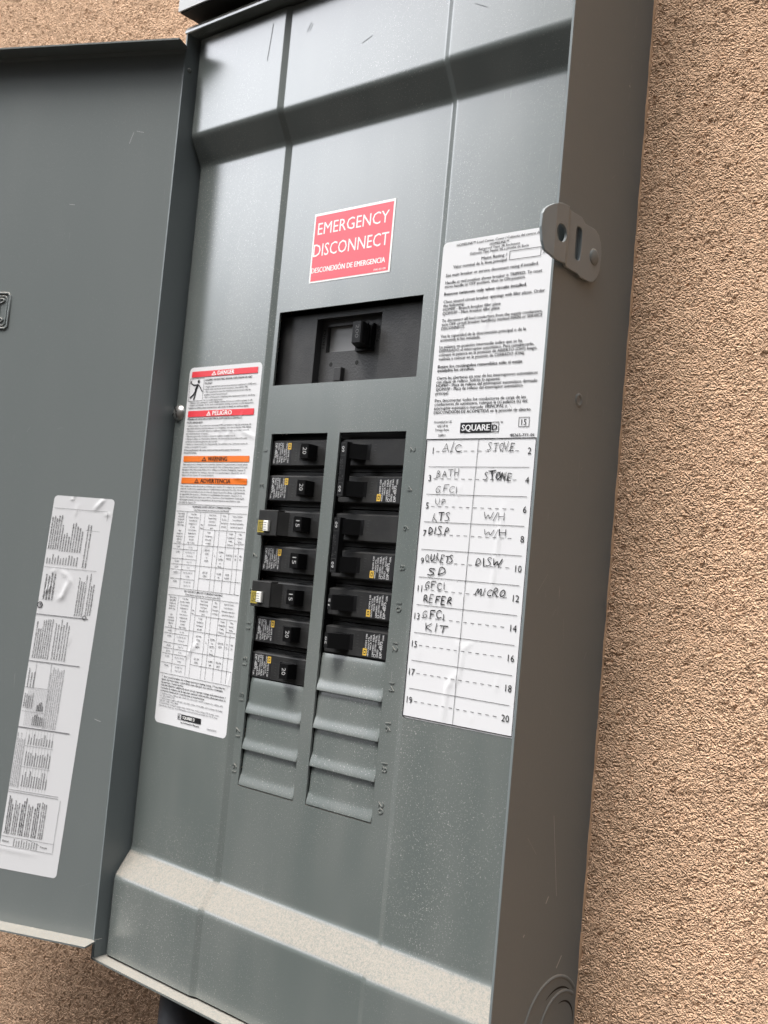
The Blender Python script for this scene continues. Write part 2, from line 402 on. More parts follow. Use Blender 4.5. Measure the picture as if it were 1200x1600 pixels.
m = MB(smooth=True); ring(m, .72, .64, .12, 0, 2 * math.pi, BR, .05, SIDEM, 20); m.build('dimple', enc, PB)
# hasp: flat plate with eye and slot, riveted to the right side
def plate_curve(outer, holes, ext, bev):
    cu = bpy.data.curves.new('tmp', 'CURVE'); cu.dimensions = '2D'; cu.fill_mode = 'BOTH'; cu.extrude = ext; cu.bevel_depth = bev; cu.bevel_resolution = 1
    for loop in [outer] + holes:
        s = cu.splines.new('POLY'); s.points.add(len(loop) - 1); s.use_cyclic_u = True
        for p, q in zip(s.points, loop): p.co = (q[0], q[1], 0, 1)
    ob = bpy.data.objects.new('tmp', cu); me = ob.to_mesh()
    vs = [tuple(v.co) for v in me.vertices]; fs = [tuple(p.vertices) for p in me.polygons]
    ob.to_mesh_clear(); bpy.data.objects.remove(ob); bpy.data.curves.remove(cu); return vs, fs
def oval(c, a, b, n=20, sq=2.0):
    out = []
    for i in range(n):
        q = 2 * math.pi * i / n; cs, sn = math.cos(q), math.sin(q)
        out.append((c[0] + a * math.copysign(abs(cs) ** (2 / sq), cs), c[1] + b * math.copysign(abs(sn) ** (2 / sq), sn)))
    return out
hasp_out = [(-1.46, 3.80), (-1.52, 4.10), (-1.51, 4.39), (-1.46, 4.50), (-1.35, 4.60), (-1.20, 4.69), (-1.05, 4.75), (-.91, 4.79), (-.60, 4.81), (-.56, 4.77), (-.09, 4.77), (.03, 4.77), (.21, 4.67), (.66, 4.67), (.85, 4.58), (.97, 4.40), (1.02, 4.20), (.99, 3.79), (.88, 3.58), (.75, 3.46), (.60, 3.42), (.18, 3.42), (.02, 3.47), (-.50, 3.48), (-.60, 3.52), (-.92, 3.50), (-1.12, 3.52), (-1.38, 3.62)]
vs, fs = plate_curve(hasp_out, [oval((-.85, 4.14), .215, .215)[::-1], oval((-.03, 4.14), .145, .40, 20, 4)[::-1]], .022, .012)
m = MB()
def haspx(y): return BR + .075 + (.06 if y < -.62 else .06 * (-.46 - y) / .16 if y < -.46 else 0) - (.10 * max(0, -1.12 - y) / .4)
import bmesh
bm = bmesh.new(); bv = [bm.verts.new(v) for v in vs]
for f in fs: bm.faces.new([bv[i] for i in f])
for yc in (-1.45, -1.35, -1.25, -1.12, -.64, -.60, -.48, -.44):       # fold lines
    bmesh.ops.bisect_plane(bm, geom=bm.verts[:] + bm.edges[:] + bm.faces[:], plane_co=(yc, 0, 0), plane_no=(1, 0, 0))
bm.verts.index_update()
vs = [tuple(v.co) for v in bm.verts]; fs = [tuple(v.index for v in f.verts) for f in bm.faces]; bm.free()
m.add([(haspx(y) + z, y, zz) for (y, zz, z) in vs], fs, HASPM)
m.box(BR, BR + .05, .12, .98, 3.60, 4.55, SIDEM)
hasp = m.build('hasp', panel, PB, 'flat steel hasp plate with a round eye and a slot')
m = MB(smooth=True); domey(m, (haspx(.7) + .03, .70, 4.03), .20, .06, SIDEM, 'x', 20); m.build('rivet', hasp, PB)

# ------------------------------------------------------------------ dead-front cover
def ctr(p): return (1.008 * p[0] - .112, p[1] + .17, 1.008 * p[2] + .031)      # the recessed middle field of the cover
CX0, CX1, CZ0, CZ1 = BL + .09, BR - .09, -15.93, 12.47
OPEN = [(-8.80, -6.60, -10.05, -.12), (-6.15, -3.82, -10.05, -.12), (-8.95, -3.655, 1.28, 3.41)]
OPEN = [(ctr((a, 0, c))[0], ctr((b, 0, c))[0], ctr((a, 0, c))[2], ctr((a, 0, d))[2]) for a, b, c, d in OPEN]
fz = rounded(pw([(CZ0, -.53), (-13.62, -.53), (-12.84, 0), (8.51, 0), (9.36, -.50), (CZ1, -.50)]), .10)
fx = rounded(pw([(-20, .10), (-9.49, .10), (-9.29, .17), (-3.39, .17), (-3.19, .10), (20, .10)]), .02)
def edge_roll(x): d = x - CX0; return .12 * max(0, (.18 - d) / .18) ** 2
def cov(x, z): return fz(z) + fx(x) + edge_roll(x)
XS = cuts(CX0, CX1, [(CX0, CX0 + .25), (-9.55, -9.22), (-3.46, -3.10)], .25, .02, [o[0] for o in OPEN] + [o[1] for o in OPEN])
ZS = cuts(CZ0, CZ1, [(-13.85, -12.6), (8.3, 9.6)], .25, .04, sorted({q for o in OPEN for q in o[2:]}))
def inopen(x, z): return any(a < x < b and c < z < d for a, b, c, d in OPEN)
m = MB()
m.grid(XS, ZS, cov, STEEL, inopen)
for a, b, c, d in OPEN:                              # cut edges of the sheet
    loop = [(a, c), (b, c), (b, d), (a, d)]
    for (p, q), (r, s) in zip(loop, loop[1:] + loop[:1]):
        m.add([(p, cov(p, q), q), (r, cov(r, s), s), (r, cov(r, s) + .07, s), (p, cov(p, q) + .07, q)], [(0, 1, 2, 3)], STEEL)
m.add([(CX0, cov(CX0, z), z) for z in (CZ0,)] + [(CX1, cov(CX1, CZ0), CZ0), (CX1, .6, CZ0), (CX0, .6, CZ0)], [(0, 1, 2, 3)], STEEL)
m.fr = lambda p: (p[0], cov(p[0], p[2]) - p[1], p[2]); rs = random.Random(8)
for a_, b_, w_ in (((-10.0, 12.1), (-10.12, 11.0), .03), ((-6.35, 10.6), (-6.0, 10.72), .022), ((-8.6, 11.5), (-8.45, 11.75), .02), ((-8.5, 11.5), (-8.38, 11.7), .016), ((-2.5, 10.6), (-2.1, 10.4), .018)): m.line(a_, b_, w_, .004, SCUFF3)
for k in range(22):
    t_, z_ = rs.uniform(-13, 0), rs.uniform(-15.6, 12)
    if inopen(t_, z_) or -10.3 < z_ < 3.6 and -9 < t_ < -3.6: continue
    q = rs.uniform(0, 3.1); L_s = rs.choice((.03, .05, .08, .25)); m.line((t_, z_), (t_ + L_s * math.cos(q), z_ + L_s * math.sin(q)), rs.uniform(.006, .014), .003 + .0002 * k, rs.choice((SCUFF2, SCUFF2, SCUFF3)))
cover = m.build('cover', panel, PB)
# stamped circuit numbers beside the openings
for k in range(10):
    for n, x, rot in ((2 * k + 1, -9.0, math.pi / 2), (2 * k + 2, -3.55, -math.pi / 2)):
        m = MB(); x, _, z = ctr((x, 0, -k - .60)); y0 = cov(x, z)
        vs, fs, x0, x1 = glyphs(str(n), False); sc = .17 / CAP[0]; c, s_ = math.cos(rot), math.sin(rot); q = []
        for X, Y in vs:
            A, B = (X - (x0 + x1) / 2) * sc * 1.25, (Y - CAP[0] / 2) * sc; q.append((x + A * c - B * s_, y0 - .018, z + A * s_ + B * c))
        m.add(q, fs, STEEL)
        ec = {}                                   # skirts give the strokes a raised edge
        for f in fs:
            for i in range(len(f)):
                e_ = tuple(sorted((f[i], f[(i + 1) % len(f)]))); ec[e_] = ec.get(e_, 0) + 1
        for (i, j), cnt in ec.items():
            if cnt == 1: m.add([q[i], q[j], (q[j][0], q[j][1] + .02, q[j][2]), (q[i][0], q[i][1] + .02, q[i][2])], [(0, 1, 2, 3)], STEEL)
        m.build('stamped_number', cover, PB)
# twist-out plates left in the unused spaces
fill = pw([(0, .10), (.12, .07), (.60, .055), (.70, .048), (.95, -.012), (1.0, -.016)])
fillr = rounded(fill, .05)
def twistout(x0, x1, k):
    m = MB(ctr, True); z1 = -(k - 1) - .03
    T = [0, .06, .12, .3, .5, .56, .62, .67, .72, .77, .82, .87, .92, .955, .985]
    X = cuts(x0 + .02, x1 - .02, [(x0 + .02, x0 + .3), (x1 - .3, x1 - .02)], .2, .05)
    def f(x, z):
        t = (z1 - z); y = fillr(t); d = min(x - x0, x1 - x) ; return y * (1 if y > 0 else 1) + .035 * max(0, (.22 - d) / .22) ** 2 * (1 if t < .7 else .3)
    Z = [z1 - t for t in T]
    m.grid(X, Z[::-1], f, STEEL)
    zb = Z[-1]; vs = [(x, f(x, zb), zb) for x in X] + [(x, .16, zb + .03) for x in X]; n = len(X)
    m.add(vs, [(i + 1, i, n + i, n + i + 1) for i in range(n - 1)], STEEL, False)
    return m.build('twistout_plate', cover, PB)
for k in (8, 9, 10): twistout(-8.80, -6.60, k)
for k in (7, 8, 9, 10): twistout(-6.15, -3.82, k)
m = MB()
m.box(-9.5, -3.4, 1.40, 1.45, -10.6, 3.9, VOID)
m.build('dark_backing', panel, PB)  # added black sheet; its colour makes the openings read as unlit
# cover screw
m = MB(smooth=True)
domey(m, (-13.20, .12, .63), .26, .16, ZINC, 'y', 24)
m.add([(-13.30, -.035, .80), (-13.25, -.043, .83), (-13.10, -.043, .46), (-13.15, -.035, .43)], [(0, 1, 2, 3)], VOID, False)
m.add([(-13.40, -.012, .58), (-13.38, -.012, .53), (-13.14, -.045, .64), (-13.16, -.045, .69)], [(0, 1, 2, 3)], VOID, False)
m.build('screw', cover, PB)

# ------------------------------------------------------------------ labels on the cover
def wrinkles(lines):
    prep = []
    for pts, w_, h in lines:
        L = [math.dist(p, q) for p, q in zip(pts, pts[1:])]; prep.append((pts, w_, h, L, sum(L)))
    def f(u, v):
        s = 0.0
        for pts, w_, h, Ls, T in prep:
            best, acc, sb = 9, 0, 0
            for (a, b), (c, d), L in zip(pts, pts[1:], Ls):
                dx, dz = c - a, d - b; t = max(0, min(1, ((u - a) * dx + (v - b) * dz) / (L * L)))
                q = math.hypot(u - a - t * dx, v - b - t * dz)
                if q < best: best, sb = q, (acc + t * L) / T
                acc += L
            if best < 3 * w_: s += h * math.exp(-1.5 * (best / w_) ** 1.25) * min(1, .25 + 3 * sb, .25 + 3 * (1 - sb))
        return s
    return f
def label_base(m, u0, u1, v0, v1, r, step, paper, o=.004):
    X = cuts(u0, u1, [(u0, u0 + r), (u1 - r, u1)], step, r / 4); Z = cuts(v0, v1, [(v0, v0 + r), (v1 - r, v1)], step, r / 4)
    def cl(x, z):
        cx = min(max(x, u0 + r), u1 - r); cz = min(max(z, v0 + r), v1 - r); d = math.hypot(x - cx, z - cz)
        if d > r: return cx + (x - cx) * r / d, cz + (z - cz) * r / d
        return x, z
    vs = [(*cl(x, z),) for z in Z for x in X]; n = len(X)
    m.add([(a, o, b) for a, b in vs], [(j * n + i, j * n + i + 1, (j + 1) * n + i + 1, (j + 1) * n + i) for j in range(len(Z) - 1) for i in range(n - 1)], paper, True)
def on_cover(wr, y0=.10):
    return lambda p: (p[0], y0 - p[1] - wr(p[0], p[2]), p[2])

# circuit directory (right strip)
wr = wrinkles([([(-.72, -1.9), (-.80, -3.1), (-.86, -4.3)], .055, .035), ([(-1.72, -5.2), (-1.68, -5.7)], .05, .02), ([(-1.30, -5.25), (-1.52, -5.42), (-1.56, -5.9), (-1.66, -6.35)], .05, .032),
               ([(-1.52, -5.42), (-1.66, -5.3)], .03, .02), ([(-1.72, -6.05), (-1.90, -6.4), (-1.95, -7.26)], .07, .040), ([(-.45, -5.8), (-.47, -6.3)], .035, .022), ([(-1.1, -6.9), (-1.12, -7.1)], .03, .018),
               ([(-2.85, -5.2), (-2.82, -5.8)], .05, .012), ([(-1.50, 3.5), (-1.60, 2.9), (-1.72, 2.2)], .04, .022), ([(-1.62, 4.7), (-1.68, 4.1)], .03, .018), ([(-2.25, 2.9), (-2.6, 2.1)], .035, .02), ([(-1.1, .6), (-1.25, -.4)], .035, .016), ([(-2.0, .3), (-2.15, -.5)], .03, .014), ([(-2.0, -1.4), (-2.1, -1.9)], .03, .012), ([(-2.02, -4.0), (-2.05, -4.5)], .03, .012), ([(-1.5, -3.9), (-1.7, -4.4)], .03, .012)])
m = MB(on_cover(wr)); U0, U1 = -3.22, .24
label_base(m, U0, U1, -7.29, 4.72, .14, .06, PAPER)
o = .017
def ln(t, z, u=-3.04, w=None, h=.068, b=False, al='L'): m.text(t, u, z, h, o, INK, width=w, align=al, bold=b)
ln('HOMELINE\u2122 Load Center Cover / Cubierta del centro de carga', 4.575, -2.78, 2.72, .062)
ln('HOMELINE\u2122', 4.475, -1.48, .56, .062, al='C'); ln('Rainproof Type 3R Enclosure', 4.39, -1.48, 1.22, .062, al='C'); ln('Gabinete Tipo Nema 3R a prueba de lluvia', 4.305, -1.48, 1.74, .062, al='C')
ln('Mains Rating /', 4.14, -1.22, .76, .075, al='R'); ln('Valor nominal de la l\u00ednea principal', 4.02, -1.22, 1.62, .075, al='R')
for a_, b_ in (((-1.14, 4.245), (-.25, 4.245)), ((-1.14, 4.03), (-.25, 4.03)), ((-1.14, 4.03), (-1.14, 4.245)), ((-.25, 4.03), (-.25, 4.245))): m.line(a_, b_, .013, o, INK)
ln('A', 4.07, -.19, None, .10)
for t, z, w_, b_ in (('See main breaker or service disconnect rating if installed.', 3.82, 2.76, 0), ('Handle at mid position shows breaker is TRIPPED. To reset', 3.63, 2.88, 0), ('move handle to OFF position, then to ON position.', 3.53, 2.42, 0),
        ('Remove twistouts only when circuits installed.', 3.34, 2.47, 1), ('Close unused circuit breaker openings with filler plates. Order', 3.14, 3.0, 0), ('the following:', 3.04, .66, 0), ('HOMFP - Branch breaker filler plate', 2.94, 1.76, 0), ('QOM1FP - Main breaker filler plate', 2.84, 1.74, 0),
        ('To disconnect all load conductors from the supply conductors,', 2.655, 2.98, 0), ('turn OFF circuit breaker handle(s) marked MAIN or SERVICE', 2.555, 2.99, 0), ('DISCONNECT.', 2.455, .74, 0), ('Vea la capacidad de la desconexi\u00f3n principal o de la', 2.255, 2.56, 0), ('acometida si fue instalada.', 2.16, 1.24, 0),
        ('La palanca en posici\u00f3n intermedia indica que se ha', 1.98, 2.48, 0), ('DISPARADO el interruptor autom\u00e1tico. Para restablecerlo,', 1.88, 2.82, 0), ('coloque la palanca en la posici\u00f3n de ABIERTO (OFF) luego,', 1.78, 2.92, 0), ('vu\u00e9lvala a colocar en la posici\u00f3n de CERRADO (ON).', 1.675, 2.58, 0),
        ('Retire los rect\u00e1ngulos removibles s\u00f3lo si est\u00e1n', 1.475, 2.52, 1), ('instalados los circuitos.', 1.38, 1.14, 1), ('Cierre las aberturas sin usar de los interruptores autom\u00e1ticos', 1.185, 2.99, 0), ('con placas de relleno. Solicite lo siguiente:', 1.09, 1.94, 0), ('HOMFP - Placa de relleno del interruptor autom\u00e1tico derivado', .995, 3.0, 0), ('QOM1FP - Placa de relleno del interruptor autom\u00e1tico', .90, 2.6, 0), ('principal.', .80, .42, 0),
        ('Para desconectar todos los conductores de carga de los', .615, 2.72, 0), ('conductores de suministro, coloque la (s) palanca (s) del', .52, 2.76, 0), ('interruptor autom\u00e1tico marcado  PRINCIPAL o', .42, 2.2, 0), ('DESCONEXI\u00d3N DE ACOMETIDA en la posici\u00f3n de abierto.', .315, 2.9, 0)):
    m.text(t, -3.05, z, .076, o, INK, width=w_, bold=bool(b_))
for t, z in (('Assembled in US', .08), ('with US &', -.02), ('Foreign Parts', -.12), ('244811', -.26)): ln(t, z, -2.74, None, .055, al='C')
m.rect(-2.18, -1.25, -.18, .07, o, INK); m.text('SQUARE', -2.13, -.135, .15, o + .004, PAPER, width=.83, bold=True)
for a_, b_ in (((-1.25, .062), (-1.03, .062)), ((-1.25, -.172), (-1.03, -.172)), ((-1.036, -.18), (-1.036, .07))): m.line(a_, b_, .016, o, INK)
m.text('D', -1.225, -.125, .13, o, INK, width=.14, bold=True); m.text('\u2122', -1.0, .02, .06, o, INK)
for a_, b_ in (((-.47, .16), (-.18, .16)), ((-.47, -.06), (-.18, -.06)), ((-.47, -.06), (-.47, .16)), ((-.18, -.06), (-.18, .16))): m.line(a_, b_, .013, o, INK)
m.text('15', -.325, -.02, .135, o, INK, align='C'); m.text('40265-771-01', -.70, -.29, .066, o, INK, width=.68, bold=True)
TL_, TR_, TB = -3.195, .06, -7.25
m.line((TL_, -.335), (TR_ + .01, -.335), .024, o, INK); m.line((TL_, -.33), (TL_, TB - .01), .024, o + .001, INK); m.line((TL_, TB), (TR_, TB), .024, o + .002, INK); m.line((TR_, -.33), (TR_, TB), .018, o + .003, INK)
m.line((-1.59, -.34), (-1.64, TB), .011, o + .004, INK)
for k in range(10):
    zt_ = -.335 - .6915 * k
    if k: m.line((-3.06, zt_), (-.07, zt_), .011, o, INK)
    zd = zt_ - .30
    m.text(str(2 * k + 1), -2.95 if k < 5 else -2.93, zd - .06, .155, o, INK, align='R', maxw=.24); m.text(str(2 * k + 2), -.05, zd - .08, .155, o, INK, align='R', maxw=.24)
    x = -2.87
    while x < -.36:
        m.line((x, zd), (x + .105, zd), .012, o, INK); x += .215
# handwriting
HW = {'A': [[(0, 0), (.5, 1), (.9, .0)], [(.2, .4), (.8, .38)]], 'C': [[(.9, .8), (.55, 1), (.15, .7), (.1, .3), (.45, 0), (.95, .15)]], '/': [[(.1, -.15), (.8, 1.1)]], 'S': [[(.85, .9), (.4, 1), (.15, .75), (.6, .5), (.8, .25), (.4, 0), (.05, .1)]],
      'T': [[(0, .95), (1, 1)], [(.5, .97), (.45, 0)]], 'O': [[(.55, 1), (.2, .85), (.08, .45), (.25, .06), (.55, .0), (.85, .3), (.85, .75), (.6, .98), (.4, .96)]], 'V': [[(0, 1), (.4, 0), (.9, 1)]], 'E': [[(.9, .95), (.2, 1), (.1, 0), (.85, .02)], [(.15, .5), (.7, .52)]],
      'B': [[(.15, 0), (.2, 1), (.7, .9), (.65, .6), (.2, .5), (.8, .4), (.75, .1), (-.05, -.08)]], 'H': [[(.1, 1), (.1, 0)], [(.85, 1), (.8, 0)], [(.1, .45), (.85, .5)]], 'G': [[(.85, .9), (.5, 1), (.15, .6), (.2, .1), (.6, 0), (.9, .45), (.5, .42)]],
      'F': [[(.95, 1), (.2, .95), (.15, 0)], [(.2, .5), (.75, .52)]], 'I': [[(.5, 1), (.45, 0)]], 'i': [[(.45, .8), (.45, 0)]], 'U': [[(.1, 1), (.1, .3), (.45, 0), (.8, .3), (.85, 1)]], 'P': [[(.2, 0), (.25, 1), (.8, .9), (.75, .5), (.2, .45)]],
      'L': [[(.5, 1), (.15, 0)], [(.32, .55), (.95, .0)]], 'W': [[(0, 1), (.2, 0), (.5, .8), (.7, 0), (1.05, 1)]], 'D': [[(.15, 0), (.2, 1), (.75, .8), (.85, .35), (.1, 0)]], 'K': [[(.15, 1), (.15, 0)], [(.85, 1), (.15, .45), (.9, 0)]],
      'M': [[(0, 0), (.3, 1), (.35, .1), (.75, 1), (.8, 0)]], 'R': [[(.1, 0), (.2, 1), (.75, .85), (.6, .5), (.2, .45), (.9, 0)]], 'N': [[(.1, 0), (.15, 1), (.75, 0), (.85, 1)]]}
def hand(m, word, u0, u1, z, h, w=.019, o=.024, dbl=False, slant=.0):
    adv = [.55 if ch in 'Ii/' else 1.2 if ch in 'MW' else 1.0 for ch in word]; tot = sum(adv)
    for k, ch in enumerate(word):
        cw = (u1 - u0) * adv[k] / tot; ub = u0 + (u1 - u0) * sum(adv[:k]) / tot
        wd_ = .6 if ch in 'Ii' else .90
        ju, jz, js = random.uniform(-.016, .016), random.uniform(-.02, .02), random.uniform(.86, 1.14); wv = random.uniform(.75, 1.2); sl = random.uniform(-.08, .16)
        for rep in range(2 if dbl else 1):
            for st in HW[ch]:
                pts = [(ub + cw * wd_ * x + ju + (slant + sl) * y * h + rep * random.uniform(-.05, .05), z + y * h * js + jz + rep * random.uniform(-.02, .02)) for x, y in st]
                # round the corners a little with one Chaikin pass for curved letters
                if len(pts) > 4:
                    q = [pts[0]]
                    for a_, b_ in zip(pts, pts[1:]): q += [(a_[0] * .75 + b_[0] * .25, a_[1] * .75 + b_[1] * .25), (a_[0] * .25 + b_[0] * .75, a_[1] * .25 + b_[1] * .75)]
                    pts = q + [pts[-1]]
                m.stroke(pts, w * (1.0 if dbl else 1.25) * wv, o + .0015 * rep, MARK)
for wd_, u0, u1, z, h, kw in (('A/C', -2.67, -2.02, -.64, .20, {'w': .013}), ('STOVE', -1.31, -.50, -.63, .18, {'w': .014}), ('BATH', -2.78, -2.08, -1.27, .18, {'w': .014}), ('GFCi', -2.78, -2.04, -1.67, .19, {'w': .014}), ('STONE', -1.35, -.50, -1.34, .19, {'dbl': True}),
        ('UP', -2.76, -2.38, -1.97, .16, {'w': .014}), ('LTS', -2.82, -2.22, -2.38, .20, {}), ('W/H', -1.24, -.60, -2.30, .18, {'w': .013}), ('DISP', -2.89, -2.24, -2.71, .20, {}), ('W/H', -1.20, -.52, -2.68, .17, {'w': .014}),
        ('OULETS', -2.90, -2.00, -3.38, .18, {}), ('SD', -2.82, -2.18, -3.72, .19, {}), ('DISW', -1.38, -.60, -3.38, .19, {}), ('GFCi', -2.86, -2.18, -4.05, .18, {'w': .02}), ('MICRO', -1.32, -.44, -4.10, .18, {'w': .02, 'slant': .25}),
        ('REFER', -2.86, -1.96, -4.40, .19, {'w': .02}), ('GFCi', -2.85, -2.10, -4.78, .20, {'w': .019}), ('KIT', -2.72, -2.00, -5.11, .20, {'w': .02})): hand(m, wd_, u0, u1, z, h, **kw)
m.build('circuit_directory', cover, PB, 'long white circuit directory filled in by hand')

# emergency disconnect sticker
m = MB(lambda p: ctr((p[0], -p[1], p[2])))
m.box(-7.87, -4.88, .0, .012, 4.14, 6.13, WHITEI)
m.rect(-7.83, -4.92, 4.19, 6.07, .0125, WHITEI); m.rect(-7.82, -4.94, 4.19, 6.06, .016, PINK)
m.text('EMERGENCY', -7.70, 5.51, .335, .020, WHITEI, width=2.64); m.text('DISCONNECT', -7.80, 4.89, .35, .020, WHITEI, width=2.79)
m.text('DESCONEXI\u00d3N DE EMERGENCIA', -7.81, 4.42, .145, .020, WHITEI, width=2.73, bold=True); m.text('EMRG-821-VP8', -5.03, 4.225, .055, .020, WHITEI, align='R', width=.42)
m.build('emergency_sticker', cover, PB, 'square faded red emergency disconnect sticker')

# danger and rating label (left strip)
wr = wrinkles([([(-11.0, 1.3), (-11.05, .4), (-11.3, -.3), (-11.25, -1.6), (-11.35, -2.3)], .05, .020), ([(-10.3, -.1), (-10.7, .05), (-11.0, -.4)], .05, .018), ([(-12.0, .2), (-12.05, -1.0)], .05, .012), ([(-9.6, -.2), (-10.2, 0.02)], .06, .03), ([(-9.7, -1.45), (-10.3, -1.38)], .07, .022), ([(-10.2, .6), (-10.5, .1)], .04, .012),
               ([(-11.0, -3.0), (-11.2, -3.4), (-11.5, -3.6)], .06, .02), ([(-11.1, -6.2), (-11.6, -6.7), (-11.75, -6.9)], .07, .03), ([(-12.75, -4.3), (-12.3, -4.25)], .05, .02), ([(-9.6, -6.9), (-9.8, -7.6)], .05, .015)])
m = MB(on_cover(wr)); label_base(m, -12.87, -9.58, -8.90, 2.03, .16, .06, PAPER)
o = .017
lx0, lx1 = -12.74, -9.74
def bar(z0, z1, mat, t, tm, tri):
    n = 24; X = frange(lx0, lx1, .15)
    for a_, b_ in zip(X, X[1:]): m.rect(a_, b_, z0, z1, o, mat)
    cx = (lx0 + lx1) / 2; wt = .15 * len(t) * .83; h = (z1 - z0) * .70
    m.text(t, cx + .09, z0 + (z1 - z0) * .16, h, o + .004, tm, width=wt, align='C', bold=True)
    tx = cx - wt / 2 - .08; zz = z0 + .025; hh = (z1 - z0) - .05
    m.add([(tx - .11, o + .004, zz), (tx + .11, o + .004, zz), (tx, o + .004, zz + hh)], [(0, 1, 2)], tm)
    m.add([(tx - .06, o + .006, zz + .025), (tx + .06, o + .006, zz + .025), (tx, o + .006, zz + hh - .045)], [(0, 1, 2)], mat)
    m.line((tx, zz + .04), (tx, zz + .10), .014, o + .008, tm)
bar(1.72, 1.90, RED, 'DANGER', WHITEI, 1); bar(.48, .67, RED, 'PELIGRO', WHITEI, 1); bar(-.91, -.73, ORANGE, 'WARNING', INK, 0); bar(-1.58, -1.40, ORANGE, 'ADVERTENCIA', INK, 0)
for a_, b_ in (((-12.80, 1.68), (-12.13, 1.68)), ((-12.80, .98), (-12.13, .98)), ((-12.80, .98), (-12.80, 1.68)), ((-12.13, .98), (-12.13, 1.68))): m.line(a_, b_, .012, o, INK)
# shocked figure pictogram
m.disc((-12.38, 1.58), .05, o, INK); m.stroke([(-12.40, 1.50), (-12.50, 1.30)], .09, o, INK); m.stroke([(-12.40, 1.48), (-12.60, 1.48), (-12.72, 1.54), (-12.76, 1.60)], .035, o, INK); m.stroke([(-12.36, 1.48), (-12.25, 1.36), (-12.17, 1.26)], .035, o, INK)
m.stroke([(-12.48, 1.32), (-12.58, 1.18), (-12.74, 1.08)], .045, o, INK); m.stroke([(-12.46, 1.32), (-12.50, 1.15), (-12.55, 1.02)], .045, o, INK); m.stroke([(-12.70, 1.62), (-12.78, 1.55)], .02, o, INK)
def para(lines, z, dz, u=lx0, h=.05, mat=INK, ws=None, b=False, full=2.95):
    for k, t in enumerate(lines):
        m.text(t, u, z - dz * k, h, o, mat, maxw=full, bold=b, stretch=1.38)
para(['HAZARD OF ELECTRIC SHOCK, EXPLOSION OR ARC', 'FLASH'], 1.59, .105, -12.07, .058, INK, b=True, full=2.1)
para(['\u2022 Apply appropriate personal protective equipment (PPE) and', '  follow safe electrical work practices. See NFPA 70E.', '\u2022 This equipment must be installed and serviced only by', '  qualified electrical personnel.', '\u2022 Turn off all power supplying this equipment before working', '  on or inside equipment.'], 1.385, .083, -12.07, .046, INK, full=2.3)
para(['\u2022 Always use a properly rated voltage sensing device to confirm power is off.', '\u2022 Replace all devices, doors, and covers before turning on power to this equipment.'], .90, .075, h=.046)
para(['Failure to follow these instructions will result in death or serious injury.'], .735, .08, h=.05, b=True, full=2.75)
para(['PELIGRO DE DESCARGA EL\u00c9CTRICA, EXPLOSI\u00d3N O DESTELLO', 'POR ARQUEO'], .385, .105, h=.058, b=True, full=2.5)
para(['\u2022 Utilice equipo de protecci\u00f3n personal (EPP) apropiado y siga las pr\u00e1cticas de', '  seguridad el\u00e9ctrica establecidas por su Compa\u00f1\u00eda, consulte la norma 70E NFPA.', '\u2022 Solamente el personal el\u00e9ctrico calificado deber\u00e1 instalar y prestar servicio', '  de mantenimiento al equipo.', '\u2022 Desenergice todo el equipo antes de realizar trabajos en \u00e9l.', '\u2022 Siempre utilice un dispositivo detector de tensi\u00f3n nominal adecuado para', '  confirmar la desenergizaci\u00f3n del equipo.', '\u2022 Vuelva a colocar todos los dispositivos, las puertas y las cubiertas antes de', '  volver a energizar el equipo.'], .185, .082, h=.046)
para(['El incumplimiento de estas instrucciones podr\u00e1 causar la muerte o', 'lesiones serias.'], -.57, .08, h=.05, b=True, full=2.6)
para(['This equipment is designed and tested by Square D to performance levels which', 'exceed Underwriters Laboratories Standards. Use of Other than Square D Circuit', 'Breakers May Adversely Affect User Safety and Product Reliability. Square D', 'disclaims all liability for damage, injury or non-performance caused by use of', 'failure of non-Square D circuit breakers.'], -1.01, .083, h=.046)
para(['Este equipo ha sido dise\u00f1ado y probado por Square D y supera las normas de', 'nivel de rendimiento establecidas por Underwriters Laboratories (UL). El uso de', 'interruptores autom\u00e1ticos que no sean de Square D pueden afectar negativamente', 'la seguridad del usuario y disminuir la confiabilidad del equipo. Square D no', 'asume responsabilidad alguna por da\u00f1os, lesiones o funcionamiento inadecuado', 'del equipo cuando el uso o desperfecto de interruptores autom\u00e1ticos que', 'no sean de Square D.'], -1.68, .083, h=.046)
